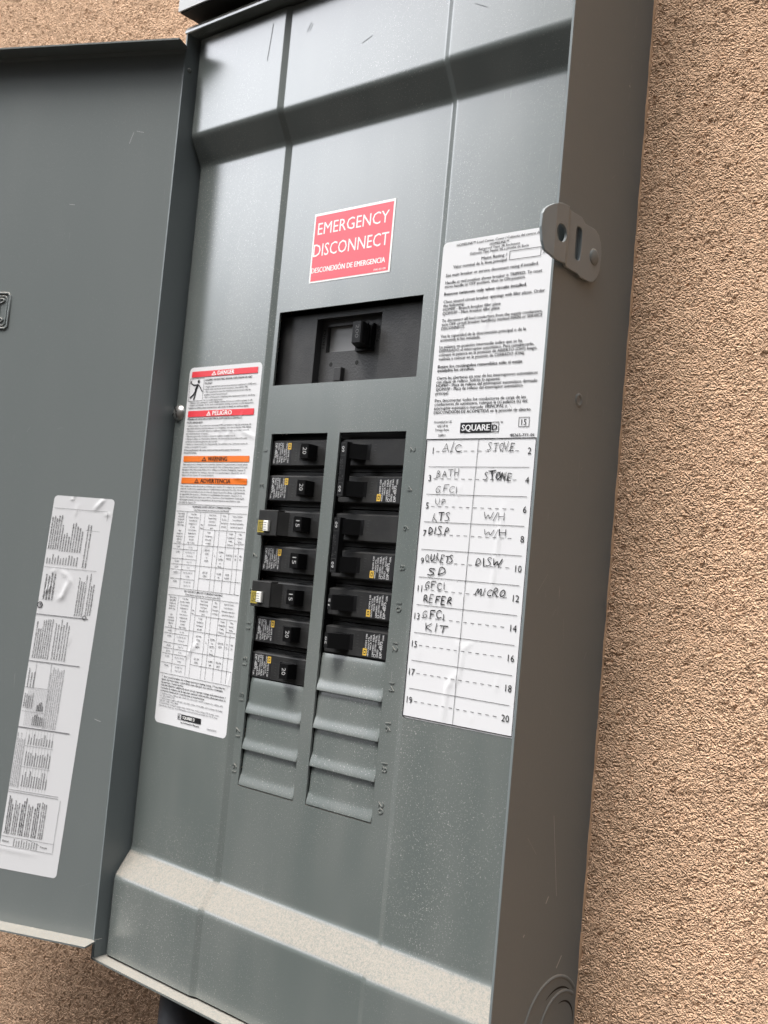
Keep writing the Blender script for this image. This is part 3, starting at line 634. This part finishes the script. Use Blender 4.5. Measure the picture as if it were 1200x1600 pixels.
# rating tables
def hl(z, a=-12.82, b=-9.60, w=.010): m.line((a, z), (b, z), w, o, INK)
def vl(u, a, b, w=.009): m.line((u, a), (u, b), w, o, INK)
TW = ['Interrupting', 'Rating RMS', 'Symmetrical', 'Amperes at', '240 V~ Max.', '', 'Valor', 'nominal de', 'interrupci\u00f3n', 'sim\u00e9trica', 'V~ max.']
def cell(u0, u1, z1, z0, lines, h=.042, mat=INK):
    n = len(lines); dz = min(.105, (z1 - z0 - .04) / n)
    for k, t in enumerate(lines): m.text(t, (u0 + u1) / 2, z1 - .02 - dz * (k + .78), h, o, mat, align='C', maxw=(u1 - u0) - .07)
def table(z0, t1, t2, kind):
    hl(z0); hl(z0 - .22); m.text(t1, -11.2, z0 - .09, .052, o, INK, align='C', width=1.75, bold=True); m.text(t2, -11.2, z0 - .18, .05, o, INK, align='C', width=1.6)
    a = z0 - .22; b = a - 1.0; d = b - 1.35
    C_ = [-12.82, -12.31, -11.66, -11.46, -10.74, -10.40, -9.60]
    cell(C_[0], C_[1], a, b, TW); cell(C_[1], C_[2], a, b, ['* Line Main', '(Remote / Feeder)', 'Circuit Breaker', 'Designation or', 'UL Class', 'L\u00ednea remota o', 'designaci\u00f3n de', 'interruptor', 'principal', 'Max. 4 cables']); cell(C_[2], C_[3], a - .3, b + .3, ['Max', 'Poles'])
    cell(C_[3], C_[4], a, a - .52, ['Panel Circuit', 'Breaker Desig.', 'Interruptor', 'autom\u00e1tico del', 'panel']); cell(C_[4], C_[5], a, a - .52, ['Main', 'Breaker', 'Interruptor', 'principal']); cell(C_[5], C_[6], a, a - .52, ['Square D Branch', 'Circuit Breakers', 'Interruptor autom\u00e1tico', 'derivado de Square D'])
    hl(a - .52, C_[3]); cell(C_[3], C_[4] - .2, a - .52, b, ['* Poles', 'Designation', 'Interruptor', 'principal']); cell(C_[5], -10.02, a - .52, b, ['* Prefix', 'Designation', 'Prefijo', 'Disyuntor']); cell(-10.0, -9.62, a - .52, b + .1, ['* Max', 'Ampere', 'Rating'])
    vl(C_[4] - .2, a - .52, d); vl(-10.02, a - .52, d); vl(-9.82, b + .12, d); hl(b + .12, -10.02)
    for u in C_[1:-1]: vl(u, a, d)
    hl(b)
    zz = [b, b - .16, b - .45, b - .62, b - .78, b - 1.06, d]
    for k in range(1, 6): hl(zz[k], C_[0], C_[2] if k not in (3,) else C_[6])
    hl(b - .99, C_[3], -9.6)
    v1 = ['10,000', '65,000', '100,000', '22,000', '65,000', '100,000']; v2 = [['LA, MA'], ['LH, MH, HL, HG', 'FH, KH, JH'], ['Class T, J'], ['FI, KI'], ['KA, MA, MH, FA', '65,000'], ['FA, MAP, FH', 'Class R, J, T5']]
    for k in range(6): cell(C_[0], C_[1], zz[k], zz[k + 1], [v1[k]], .045, INKG); cell(C_[1], C_[2], zz[k], zz[k + 1], v2[k], .042, INKG)
    for u0, u1, z1, t in ((C_[3], C_[4] - .2, b - .05, ['QO-VH', '(22K)', 'or', 'QOM']), (C_[4] - .2, C_[4], b - .2, ['2']), (C_[4], C_[5], b - .08, ['QOM1', 'or', 'QOM2', 'or', 'None']), (C_[5], -10.02, b - .15, ['HOM (1)', 'HOMT'] if kind else ['QO-VH', 'QOT']), (-10.02, -9.82, b - .15, ['30', '50']), (-9.82, -9.6, b - .15, ['100', '50']),
                         (C_[3], C_[4] - .2, b - .72, ['QO-VH', '(22K)']), (C_[4], C_[5], b - .72, ['LC400', 'LH']), (C_[5], -10.02, b - .72, ['HOM', 'HOMT'] if kind else ['QO-VH', 'QOT'])): cell(u0, u1, z1, z1 - .6, t, .048)
table(-2.22, 'HOMELINE SHORT CIRCUIT CURRENT RATING', 'Corriente nominal de cortocircuito HOMELINE', 1)
table(-4.79, 'QO SHORT CIRCUIT CURRENT RATING', 'Corriente nominal de cortocircuito QO', 0)
hl(-7.40)
para(['*  See circuit breaker for voltage and interrupting rating. / Consulte los', '    datos del interruptor autom\u00e1tico para obtener sus valores nominales', '    de tensi\u00f3n e interrupci\u00f3n.', 'Use this label for additional short circuit current ratings and restrictions. /', 'Consulte la etiqueta de la caja para obtener informaci\u00f3n adicional sobre la', 'corriente nominal de cortocircuito y restricciones.'], -7.52, .085, u=-12.72, h=.050, b=True, full=2.98)
para(['1  HOM includes suffixes AFI, CAFI, DF, GFI & PIT. HOM includes the suffixes AFI,', '    DF, GFI, SWN y PIT.', '2  QO includes suffixes AFI, DF, GFI, HID, SWN, VH & EPD. QO includes the suffix', '    AFI, GFI, HID, VH y EPD.', '3  125 A Max. on load centers with 100 A max. mains rating. 125 A max. main', '    centros de carga que est\u00e9n limitados a una corriente principal de 125 A max.'], -8.03, .072, u=-12.72, h=.043, mat=INKG, full=2.9)
m.rect(-11.62, -10.72, -8.66, -8.50, o, INK); m.text('SQUARE D', -11.55, -8.625, .09, o + .004, WHITEI, width=.55, bold=True)
for r_ in ((-11.78, -11.64, -8.66, -8.50),): m.line((r_[0], r_[2]), (r_[1], r_[2]), .014, o, INK); m.line((r_[0], r_[3]), (r_[1], r_[3]), .014, o, INK); m.line((r_[0], r_[2]), (r_[0], r_[3]), .014, o, INK); m.text('D', -11.75, -8.625, .08, o, INK, bold=True)
m.text('by Schneider Electric', -11.62, -8.76, .05, o, INK, width=.85, bold=True); m.text('NHA27255', -10.0, -8.77, .045, o, INKG, align='R', width=.42)
m.build('warning_label', cover, PB, 'long white danger and rating label with red and orange bars')

# ------------------------------------------------------------------ door
DA = .4266; dd = Vector((-math.cos(DA), -math.sin(DA), 0)); dn = Vector((math.sin(DA), -math.cos(DA), 0)); dh = Vector((BL - .02, YF + .02, 0))
def dfr(p):                     # (t to the left, out towards the viewer, z)
    q = dh + dd * p[0] + dn * p[1]; return (q.x, q.y, p[2])
DZ0, DZ1, DW, FL = -15.50, 12.04, 14.25, .655
m = MB(dfr)
X = cuts(.0, DW, [(5.2, 7.0)], .5, .06); Z = cuts(DZ0, DZ1, [(2.9, 4.3)], .5, .06)
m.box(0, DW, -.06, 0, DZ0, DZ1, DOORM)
for za, zb in ((DZ0 - .05, DZ0), (DZ1, DZ1 + .05)): m.prism([(DW, -.06), (.02, -.06), (-.12, .10), (-.12, FL), (DW, FL)], za, zb, DOORM); m.box(DW, DW + .05, -.06, FL, DZ0 - .05, DZ1 + .05, DOORM)
m.add([(0, .004, DZ1 - .12), (DW, .004, DZ1 - .12), (DW, .03, DZ1), (0, .03, DZ1)], [(0, 1, 2, 3)], DOORM)
rs = random.Random(11)
for a_, b_ in (((1.62, 9.05), (1.50, 9.42)), ((1.40, 9.45), (1.15, 9.40)), ((3.55, 7.1), (3.35, 7.08)), ((.72, -9.0), (.50, -9.05))): m.line(a_, b_, .018, .0035, SCUFF)
for k in range(26):
    t_, z_ = rs.uniform(.3, 6.5), rs.uniform(-15, 11.5); q = rs.uniform(0, 3.1); L_s = rs.choice((.03, .05, .08, .2, .5)); m.line((t_, z_), (t_ + L_s * math.cos(q), z_ + L_s * math.sin(q)), rs.uniform(.006, .016), .003 + .0002 * k, SCUFF2)
door = m.build('door', panel, PB, 'wide grey panel door opened to the left')
# pressed emblem seen from its back: a square frame round a mirrored D
m = MB(dfr, True)
def ridge(pts, closed, r=.045): m.tube([(x, .002, z) for x, z in pts], r, DOORM, 8, closed)
def rr(x0, x1, z0, z1, c=.08): return [(x0 + c, z0), (x1 - c, z0), (x1, z0 + c), (x1, z1 - c), (x1 - c, z1), (x0 + c, z1), (x0, z1 - c), (x0, z0 + c)]
ridge(rr(5.36, 6.76, 3.0, 4.16), True); ridge(rr(5.46, 6.66, 3.10, 4.06), True, .025)
ridge([(5.62, 3.86), (5.55, 3.92), (5.62, 3.97), (6.10, 3.97), (6.42, 3.86), (6.52, 3.6), (6.42, 3.34), (6.10, 3.22), (5.62, 3.22), (5.55, 3.28), (5.64, 3.33), (5.72, 3.36), (5.74, 3.82)], True, .035)
ridge([(5.92, 3.82), (6.10, 3.82), (6.30, 3.72), (6.34, 3.58), (6.28, 3.44), (6.10, 3.36), (5.92, 3.36)], True, .03)
m.build('pressed_emblem', door, PB)
# instruction label, its lines running up the door
wr2 = wrinkles([([(-1.15, -2.25), (-1.45, -2.62)], .06, .04), ([(-2.05, -2.5), (-2.10, -2.85)], .04, .025), ([(-.88, -2.75), (-1.1, -2.76)], .04, .03), ([(-2.3, -4.6), (-2.05, -4.75), (-1.85, -5.0)], .06, .03), ([(-1.95, -4.9), (-2.1, -5.4), (-2.25, -5.5)], .09, .045), ([(-2.55, -5.1), (-2.75, -5.35)], .06, .04), ([(-2.6, -4.65), (-2.45, -4.6)], .05, .03), ([(-1.65, -6.5), (-1.62, -6.9)], .04, .02), ([(-3.4, -13.3), (-1.6, -13.35)], .09, .012), ([(-2.2, -2.2), (-2.3, -2.4)], .03, .03)])
def onlab(p):                   # (u to the right, out, z); the label leans a little on the door
    lean = (p[2] + 2.25) * .056
    return dfr((-(p[0] + lean), p[1] + wr2(p[0], p[2]) + .001, p[2]))
m = MB(onlab); label_base(m, -2.93, -.80, -13.93, -2.26, .13, .06, PAPER)
o = .017
R90 = math.pi / 2
ENG = ['Turn off all power supplying this equipment before working on or inside', 'Use a properly rated voltage sensing device to confirm power is off', 'This equipment must be installed and serviced by qualified personnel', 'Tighten all terminal screws to the values shown on this label', 'Suitable for use as service equipment when main is installed', 'Load center suitable for the short circuit current rating shown', 'Use copper or aluminum conductors rated 75 C or higher only', 'Replace all devices, doors and covers before turning on power', 'Apriete los tornillos de las terminales a los valores indicados', 'Utilice conductores de cobre o aluminio de 75 C minimo', 'Adecuado para usarse como equipo de acometida', 'Instale el conductor de puesta a tierra del equipo']
def block(u0, u1, zb, zt, n, h=.052, frac=(.6, 1.0), gaps=(), mat=INK, b=False):
    du = (u1 - u0) / n
    for k in range(n):
        if k in gaps: continue
        t = ENG[random.randrange(len(ENG))]; L = (zt - zb) * random.uniform(*frac)
        m.text(t, u0 + du * (k + .8), zb, h, o, mat, rot=R90, width=L, bold=b)
def ul(z, u0=-2.93, u1=-.95, w=.014): m.line((u0, z), (u1, z), w, o, INKG)
ul(-2.66, -2.86, -.98, .010); m.line((-.96, -2.68), (-.96, -2.95), .01, o, INKG)
block(-2.90, -2.50, -3.95, -2.85, 5, .058, (.75, 1.0)); block(-2.5, -1.70, -4.0, -3.0, 9, .052, (.45, .95)); block(-1.62, -1.42, -4.45, -3.1, 2, .055, (.95, 1.0)); block(-2.90, -1.75, -4.42, -4.08, 12, .048, (.5, .95))
ul(-4.52, -2.9, -1.05, .010); block(-2.82, -2.42, -5.55, -4.65, 4, .06, (.8, 1), b=True); block(-1.62, -1.30, -5.95, -4.65, 4, .05, (.8, 1)); block(-1.25, -1.02, -5.9, -4.6, 3, .05, (.7, 1))
m.disc((-2.84, -5.72), .10, o, INK, 20, .075); m.text('UL', -2.79, -5.77, .07, o, INK, rot=R90, bold=True); m.disc((-1.22, -5.98), .07, o, INK, 16, .05)
ul(-6.01, -2.93, -1.08, .022); block(-2.86, -2.25, -7.38, -6.1, 8, .05, (.7, 1)); block(-2.2, -1.65, -7.38, -6.1, 6, .05, (.85, 1))
ul(-7.48, -2.93, -1.12, .022); block(-2.90, -2.6, -8.3, -7.6, 3, .045, (.6, .9)); block(-2.1, -1.6, -9.5, -7.6, 7, .045, (.9, 1), mat=INKG)
for u in (-2.62, -2.10): vlz = m.line((u, -7.5), (u, -8.3), .009, o, INKG)
ul(-8.3, -2.93, -2.1, .010)
for k in range(14): m.line((-2.75 + k * .055, -8.32), (-2.75 + k * .055, -9.5), .006, o, INKG)
block(-2.9, -2.55, -8.95, -8.4, 5, .04, (.7, 1)); block(-2.4, -2.15, -9.0, -8.6, 4, .06, (.4, .8)); block(-2.5, -2.1, -9.45, -9.1, 6, .05, (.7, 1), b=True); ul(-9.05, -2.9, -2.1, .008)
ul(-9.55, -2.93, -1.10, .026)
block(-2.92, -2.6, -11.4, -9.7, 5, .042, (.75, 1), mat=INKG)
for k in range(10): m.line((-2.60 + k * .105, -9.6), (-2.60 + k * .105, -11.45), .006, o, INKG)
for z in (-10.1, -10.75): ul(z, -2.6, -1.58, .008)
block(-2.55, -1.62, -10.05, -9.65, 10, .04, (.5, .9)); block(-2.55, -1.62, -10.7, -10.2, 11, .04, (.6, .95)); block(-2.55, -1.62, -11.35, -10.8, 11, .04, (.5, .9))
ul(-11.50, -2.93, -1.15, .012); ul(-11.56, -2.93, -1.15, .012)
for k in range(6):
    u = -2.85 + k * .235; block(u, u + .20, -12.85, -11.68, 3, .05, (.7, 1), b=(k % 2 == 0))
m.line((-1.06, -11.6), (-1.06, -13.2), .01, o, INKG); ul(-12.93, -2.93, -1.06, .010); ul(-13.22, -2.93, -1.06, .010)
block(-2.5, -1.6, -13.2, -12.95, 10, .04, (.7, 1)); m.text('Espa\u00f1ol', -2.85, -13.1, .05, o, INK); m.text('Fran\u00e7ais', -1.5, -13.1, .05, o, INK)
m.build('instruction_label', door, PB, 'long narrow wrinkled white instruction label')

# ------------------------------------------------------------------ circuit breakers (local frame: outer end at -x, raised face at y = .10)
def bfr(p): return p
SX0, SX1 = -1.095, 1.095
def body_mesh(two=False, afci=False, date=None):
    m = MB()
    m.box(SX0 + .02, SX1, .34, 1.3, -.49, .49, BLACK)                                   # shoulders
    m.loft([(SX0, SX1, -.40, .40, .40), (SX0, SX1, -.40, .40, .30), (SX0, SX1, -.36, .355, .12), (SX0 + .015, SX1, -.345, .325, .10)], BLACK)
    m.box(.06, .79, .094, .12, -.235, -.225, GREYP); m.box(.06, .072, .094, .12, -.225, .20, GREYP); m.box(.06, .79, .094, .12, .20, .21, GREYP)
    m.box(SX0 + .82, SX1, .097, .12, .115, .122, GREYP)
    m.box(SX0 + .02, SX1, .097, .12, -.338, -.330, GREYP)
    for k in range(5): m.box(-.12 + .006 * k, -.04, .096, .12, -.22 + .075 * k, -.205 + .075 * k, GREYP)
    if date: m.text(date, .82, -.32 if False else .22, .07, .0965, GREYP, width=.24)
    if afci:
        m.loft([(SX0, -.315, -.38, .37, .30), (SX0, -.315, -.37, .355, -.13), (SX0 + .015, -.33, -.355, .335, -.15)], BLACK)
        m.prism([(-.315, -.12), (-.10, .10), (-.315, .10)], -.34, .32, BLACK)
    return m
def handle_mesh(amps=None, z0=-.2, z1=.2, bar=False):
    m = MB()
    m.box(.085, .76, .092, .11, -.215, .195, BLACK2)
    A, B = (.545, -.36), (.775, -.27)
    m.prism([(.20, .092), (.74, .092), B, (B[0] - .012, B[1] - .014), (A[0] + .02, A[1] - .004), (A[0] - .01, A[1] + .012)], z0, z1, BLACK2)
    if amps:
        fr0 = m.fr
        d = Vector((B[0] - A[0], B[1] - A[1])); L = d.length; d /= L; nrm = Vector((d.y, -d.x))
        m.fr = lambda p: (A[0] + d.x * p[0] + nrm.x * p[1], A[1] + d.y * p[0] + nrm.y * p[1], p[2])
        vs, fs, x0, x1 = glyphs(amps, False)
        m.text(amps, .08, .0, .11, .013, WHITED, align='C', rot=-R90, width=.19)
        m.fr = fr0
    return m
def rating_mesh():
    m = MB()
    m.box(-1.07, -.275, .096, .0985, -.33, .315, STKR)
    yy = .0935; R = -R90
    m.box(-.42, -.285, .0945, .0965, .10, .285, GOLD); m.rect(-.39, -.315, .14, .245, .0940, STKR); m.rect(-.372, -.333, .165, .222, .0935, GOLD)
    for t, x, z, h, w_ in (('HOM 120', -.405, .085, .055, .36), ('40/60/75', -.49, .30, .05, .5), ('HACR TYPE', -.565, .12, .055, .38), ('120/240V~', -.655, .28, .055, .34), ('10kA', -.655, -.1, .06, .19), ('LISTED 60 Hz', -.73, .16, .05, .42), ('SWD', -.82, .29, .06, .2), ('ISSUE NO.', -.83, -.04, .05, .27), ('DP-4075', -.94, .29, .085, .42), ('CU/AL', -.97, -.16, .055, .14), ('75 C', -.875, .05, .05, .16), ('CTL', -.75, -.14, .05, .14)):
        m.text(t, x, z, h, yy, WHITED, width=w_, rot=R, bold=True)
    m.disc((-.70, .25), .045, yy, WHITED, 14, .03)
    return m
def meshdata(mb, name):
    o = mb.build(name, None, (0, 0, 0)); return o
PROTO = {}
def child(mb, name, root):
    key = (id(mb), name)
    o = mb.build(name, root, (0, 0, 0)); return o
def copy_tree(src, dst):
    for ch in src.children:
        c = ch.copy(); COL.objects.link(c); c.parent = dst
        copy_tree(ch, c)
GB = 'circuit breakers clipped into the panel'
def place(root, x, row, right):
    root.location = W(ctr((x, 0, -(row - 1) - .655)))
    if right: root.rotation_euler = (0, math.pi, 0)
def single(amps, afci=False, date='2530', rating=True):
    root = empty('circuit_breaker', (0, 0, 0), 'x', 'circuit breaker', GB)
    child(body_mesh(afci=afci, date=date), 'body', root); child(handle_mesh(amps), 'toggle', root)
    if afci:
        t = MB(); t.loft([(-.80, -.60, -.25, .05, -.14), (-.80, -.60, -.25, .05, -.215), (-.785, -.625, -.235, .035, -.235)], WHITEP)
        for k in range(4): t.box(-.77, -.66, -.2375, -.2345, -.215 + .065 * k, -.19 + .065 * k, SLIDE)
        child(t, 'test_button', root)
        t = MB(); t.box(-1.09, -.82, -.156, -.149, -.29, .055, GOLDD)
        for a_, b_ in ((.05, .018), (.105, .016)):
            for q in ((-1.09 + a_, -.82 - a_ * .5, -.29 + a_, -.29 + a_ + b_), (-1.09 + a_, -.82 - a_ * .5, .055 - a_ - b_, .055 - a_), (-1.09 + a_, -1.09 + a_ + b_, -.29 + a_, .055 - a_), (-.82 - a_ * .5 - b_, -.82 - a_ * .5, -.29 + a_, .055 - a_)): t.rect(*q, -.158, STKR)
        child(t, 'emblem', root)
    elif rating: child(rating_mesh(), 'rating_label', root)
    return root
LXC, RXC = -7.765, -4.985
p20 = single('20'); p15 = single('15'); pg = single('15', afci=True)
LB = [(1, p20, 'black 20 amp breaker with a white printed rating label, topmost of the left column'), (2, p20, 'black 20 amp breaker between the top left breaker and the upper white button breaker'),
      (3, pg, 'black 15 amp breaker with a white test button, upper of the two with buttons'), (4, p15, 'black 15 amp breaker sandwiched between the two breakers with white test buttons'),
      (5, pg, 'black 15 amp breaker with a white test button, lower of the two with buttons'), (6, p20, 'black 20 amp breaker just below the lower white button breaker'), (7, p20, 'black 20 amp breaker at the bottom of the left column, above the blank plates')]
used = set()
def inst(proto):
    if proto.name not in used: used.add(proto.name); return proto
    r = proto.copy(); COL.objects.link(r); copy_tree(proto, r); return r
for row, pr, lab in LB:
    r = inst(pr); place(r, LXC, row, False); r['label'] = lab
for row, pr, lab in ((5, p15, 'black 15 amp single breaker in the right column below the lower double breaker'), (6, p20, 'black 20 amp single breaker lowest in the right column, above the blank plates')):
    r = inst(pr); place(r, RXC, row, True); r['label'] = lab
def double(amps):
    root = empty('double_breaker', (0, 0, 0), 'x', 'circuit breaker', 'double pole breakers in the right column')
    for sgn in (1, -1):
        b = child(body_mesh(date='2530'), 'body', root); h = child(handle_mesh(None), 'toggle', root)
        b.location = (0, 0, sgn * .5 * I); h.location = (0, 0, sgn * .5 * I)
    l = child(rating_mesh(), 'rating_label', root); l.location = (0, 0, .5 * I)
    m = MB(); A, B = (.485, -.392), (.715, -.372)
    m.prism([(A[0], A[1]), (A[0] + .0, A[1] + .20), (B[0] - .01, B[1] + .20), (B[0], B[1])], -.73, .73, BLACK2)
    d = Vector((B[0] - A[0], B[1] - A[1])); L = d.length; d /= L; nrm = Vector((d.y, -d.x))
    m.fr = lambda p: (A[0] + d.x * p[0] + nrm.x * p[1], A[1] + d.y * p[0] + nrm.y * p[1], p[2])
    for sgn in (1, -1):
        z0, z1 = sorted((sgn * .36, sgn * .70))
        for q in ((.04, .22, z0, z0 + .012), (.04, .22, z1 - .012, z1), (.04, .052, z0, z1), (.208, .22, z0, z1)): m.rect(*q, .004, GREYP)
        m.text(amps, .095, sgn * .53 + .08, .095, .005, WHITED, rot=-R90, width=.16)
    for k in range(26): u, z = random.uniform(.06, .2), random.uniform(-.3, .3); m.rect(u, u + .035, z, z + .02, .004, GREYP)
    child(m, 'handle_tie', root)
    return root
dp = double('60')
for row, lab in ((1, 'black double breaker with tied handles marked 60, at the top of the right column'), (3, 'black double breaker with tied handles, lower of the two tied pairs, above the single breakers')):
    r = inst(dp); r.location = W(ctr((RXC, 0, -(row - 1) - 1.155))); r.rotation_euler = (0, math.pi, 0); r['label'] = lab

# ------------------------------------------------------------------ main breaker
MBASE = (-6.4, 1.0, 1.1)
mb = empty('main_breaker', MBASE, 'wide black 200 amp main breaker set in the window under the red sticker', 'main breaker')
m = MB(ctr)
yp = .30
for a_, b_, c_, d_ in ((-9.15, -7.70, 1.0, 3.34), (-5.27, -3.3, 1.0, 3.34), (-7.70, -5.27, 3.18, 3.34)): m.box(a_, b_, yp, .95, c_, d_, GREYP)
wx0, wx1, wz0, wz1 = -7.50, -5.95, 2.26, 3.00
for a_, b_, c_, d_ in ((-7.70, wx0, 1.0, 3.18), (wx1, -5.27, 1.0, 3.18), (wx0, wx1, 1.0, wz0), (wx0, wx1, wz1, 3.18)): m.box(a_, b_, .55, .95, c_, d_, FLOORM)
m.box(wx0, wx1, .69, .95, wz0, wz1, SLIDE)
for u, z in ((-7.25, 1.91), (-6.27, 1.91)): m.disc((u, z), .065, .546, VOID, 16)
m.loft([(-6.97, -6.71, 1.40, 1.78, .55), (-6.97, -6.71, 1.40, 1.78, .42), (-6.96, -6.72, 1.41, 1.77, .40)], GREYP)
m.text('O/OFF', -7.66, 2.93, .10, .546, VOID, rot=-R90, width=.58, bold=True); m.text('I/ON', -5.63, 2.86, 0.10, .546, VOID, rot=-R90, width=.40, bold=True)
m.build('body', mb, MBASE)
m = MB(ctr)
m.prism([(-6.30, .60), (-5.72, .60), (-5.52, -.16), (-5.55, -.20), (-5.84, -.20), (-5.88, -.16)], 2.27, 2.84, BLACK2)
m.prism([(-6.34, .62), (-5.68, .62), (-5.66, .40), (-6.25, .40)], 2.20, 2.94, BLACK2)
for k in range(3): m.box(-5.66 + .02 * k, -5.58, -.05 + .15 * k, .0 + .15 * k, 2.26, 2.86, BLACK2)
m.text('200', -5.73, 2.75, .12, -.204, GREYT, rot=-R90, width=.36)
m.build('handle', mb, MBASE)

# ------------------------------------------------------------------ neighbours
MBB = (-6.43, YW, 13.02)
mt = empty('meter_box', MBB, 'pale grey metal box above the panel, only its lower left corner showing', 'meter box')
m = MB(); m.box(-13.58, .7, -1.22, YW + .1, 13.07, 30, MBOX); m.build('housing', mt, MBB)
m = MB(); m.box(-13.52, .64, -1.16, YW + .05, 13.02, 13.07, VOID); m.build('underside', mt, MBB)  # shade under the box put into a separate black sheet
m = MB(smooth=True); m.tube([(-11.5, 1.35, ZB - .02), (-11.5, 1.35, -57)], .85, PVC, 28)
cp = m.build('conduit_pipe', None, (0, 0, 0)); cp.location = W((0, 0, 0)); cp['label'] = 'dark grey conduit pipe running down from the underside of the panel'; cp['category'] = 'conduit'

# ------------------------------------------------------------------ render settings
scn.render.engine = 'CYCLES'
scn.render.resolution_x = 768; scn.render.resolution_y = 1024
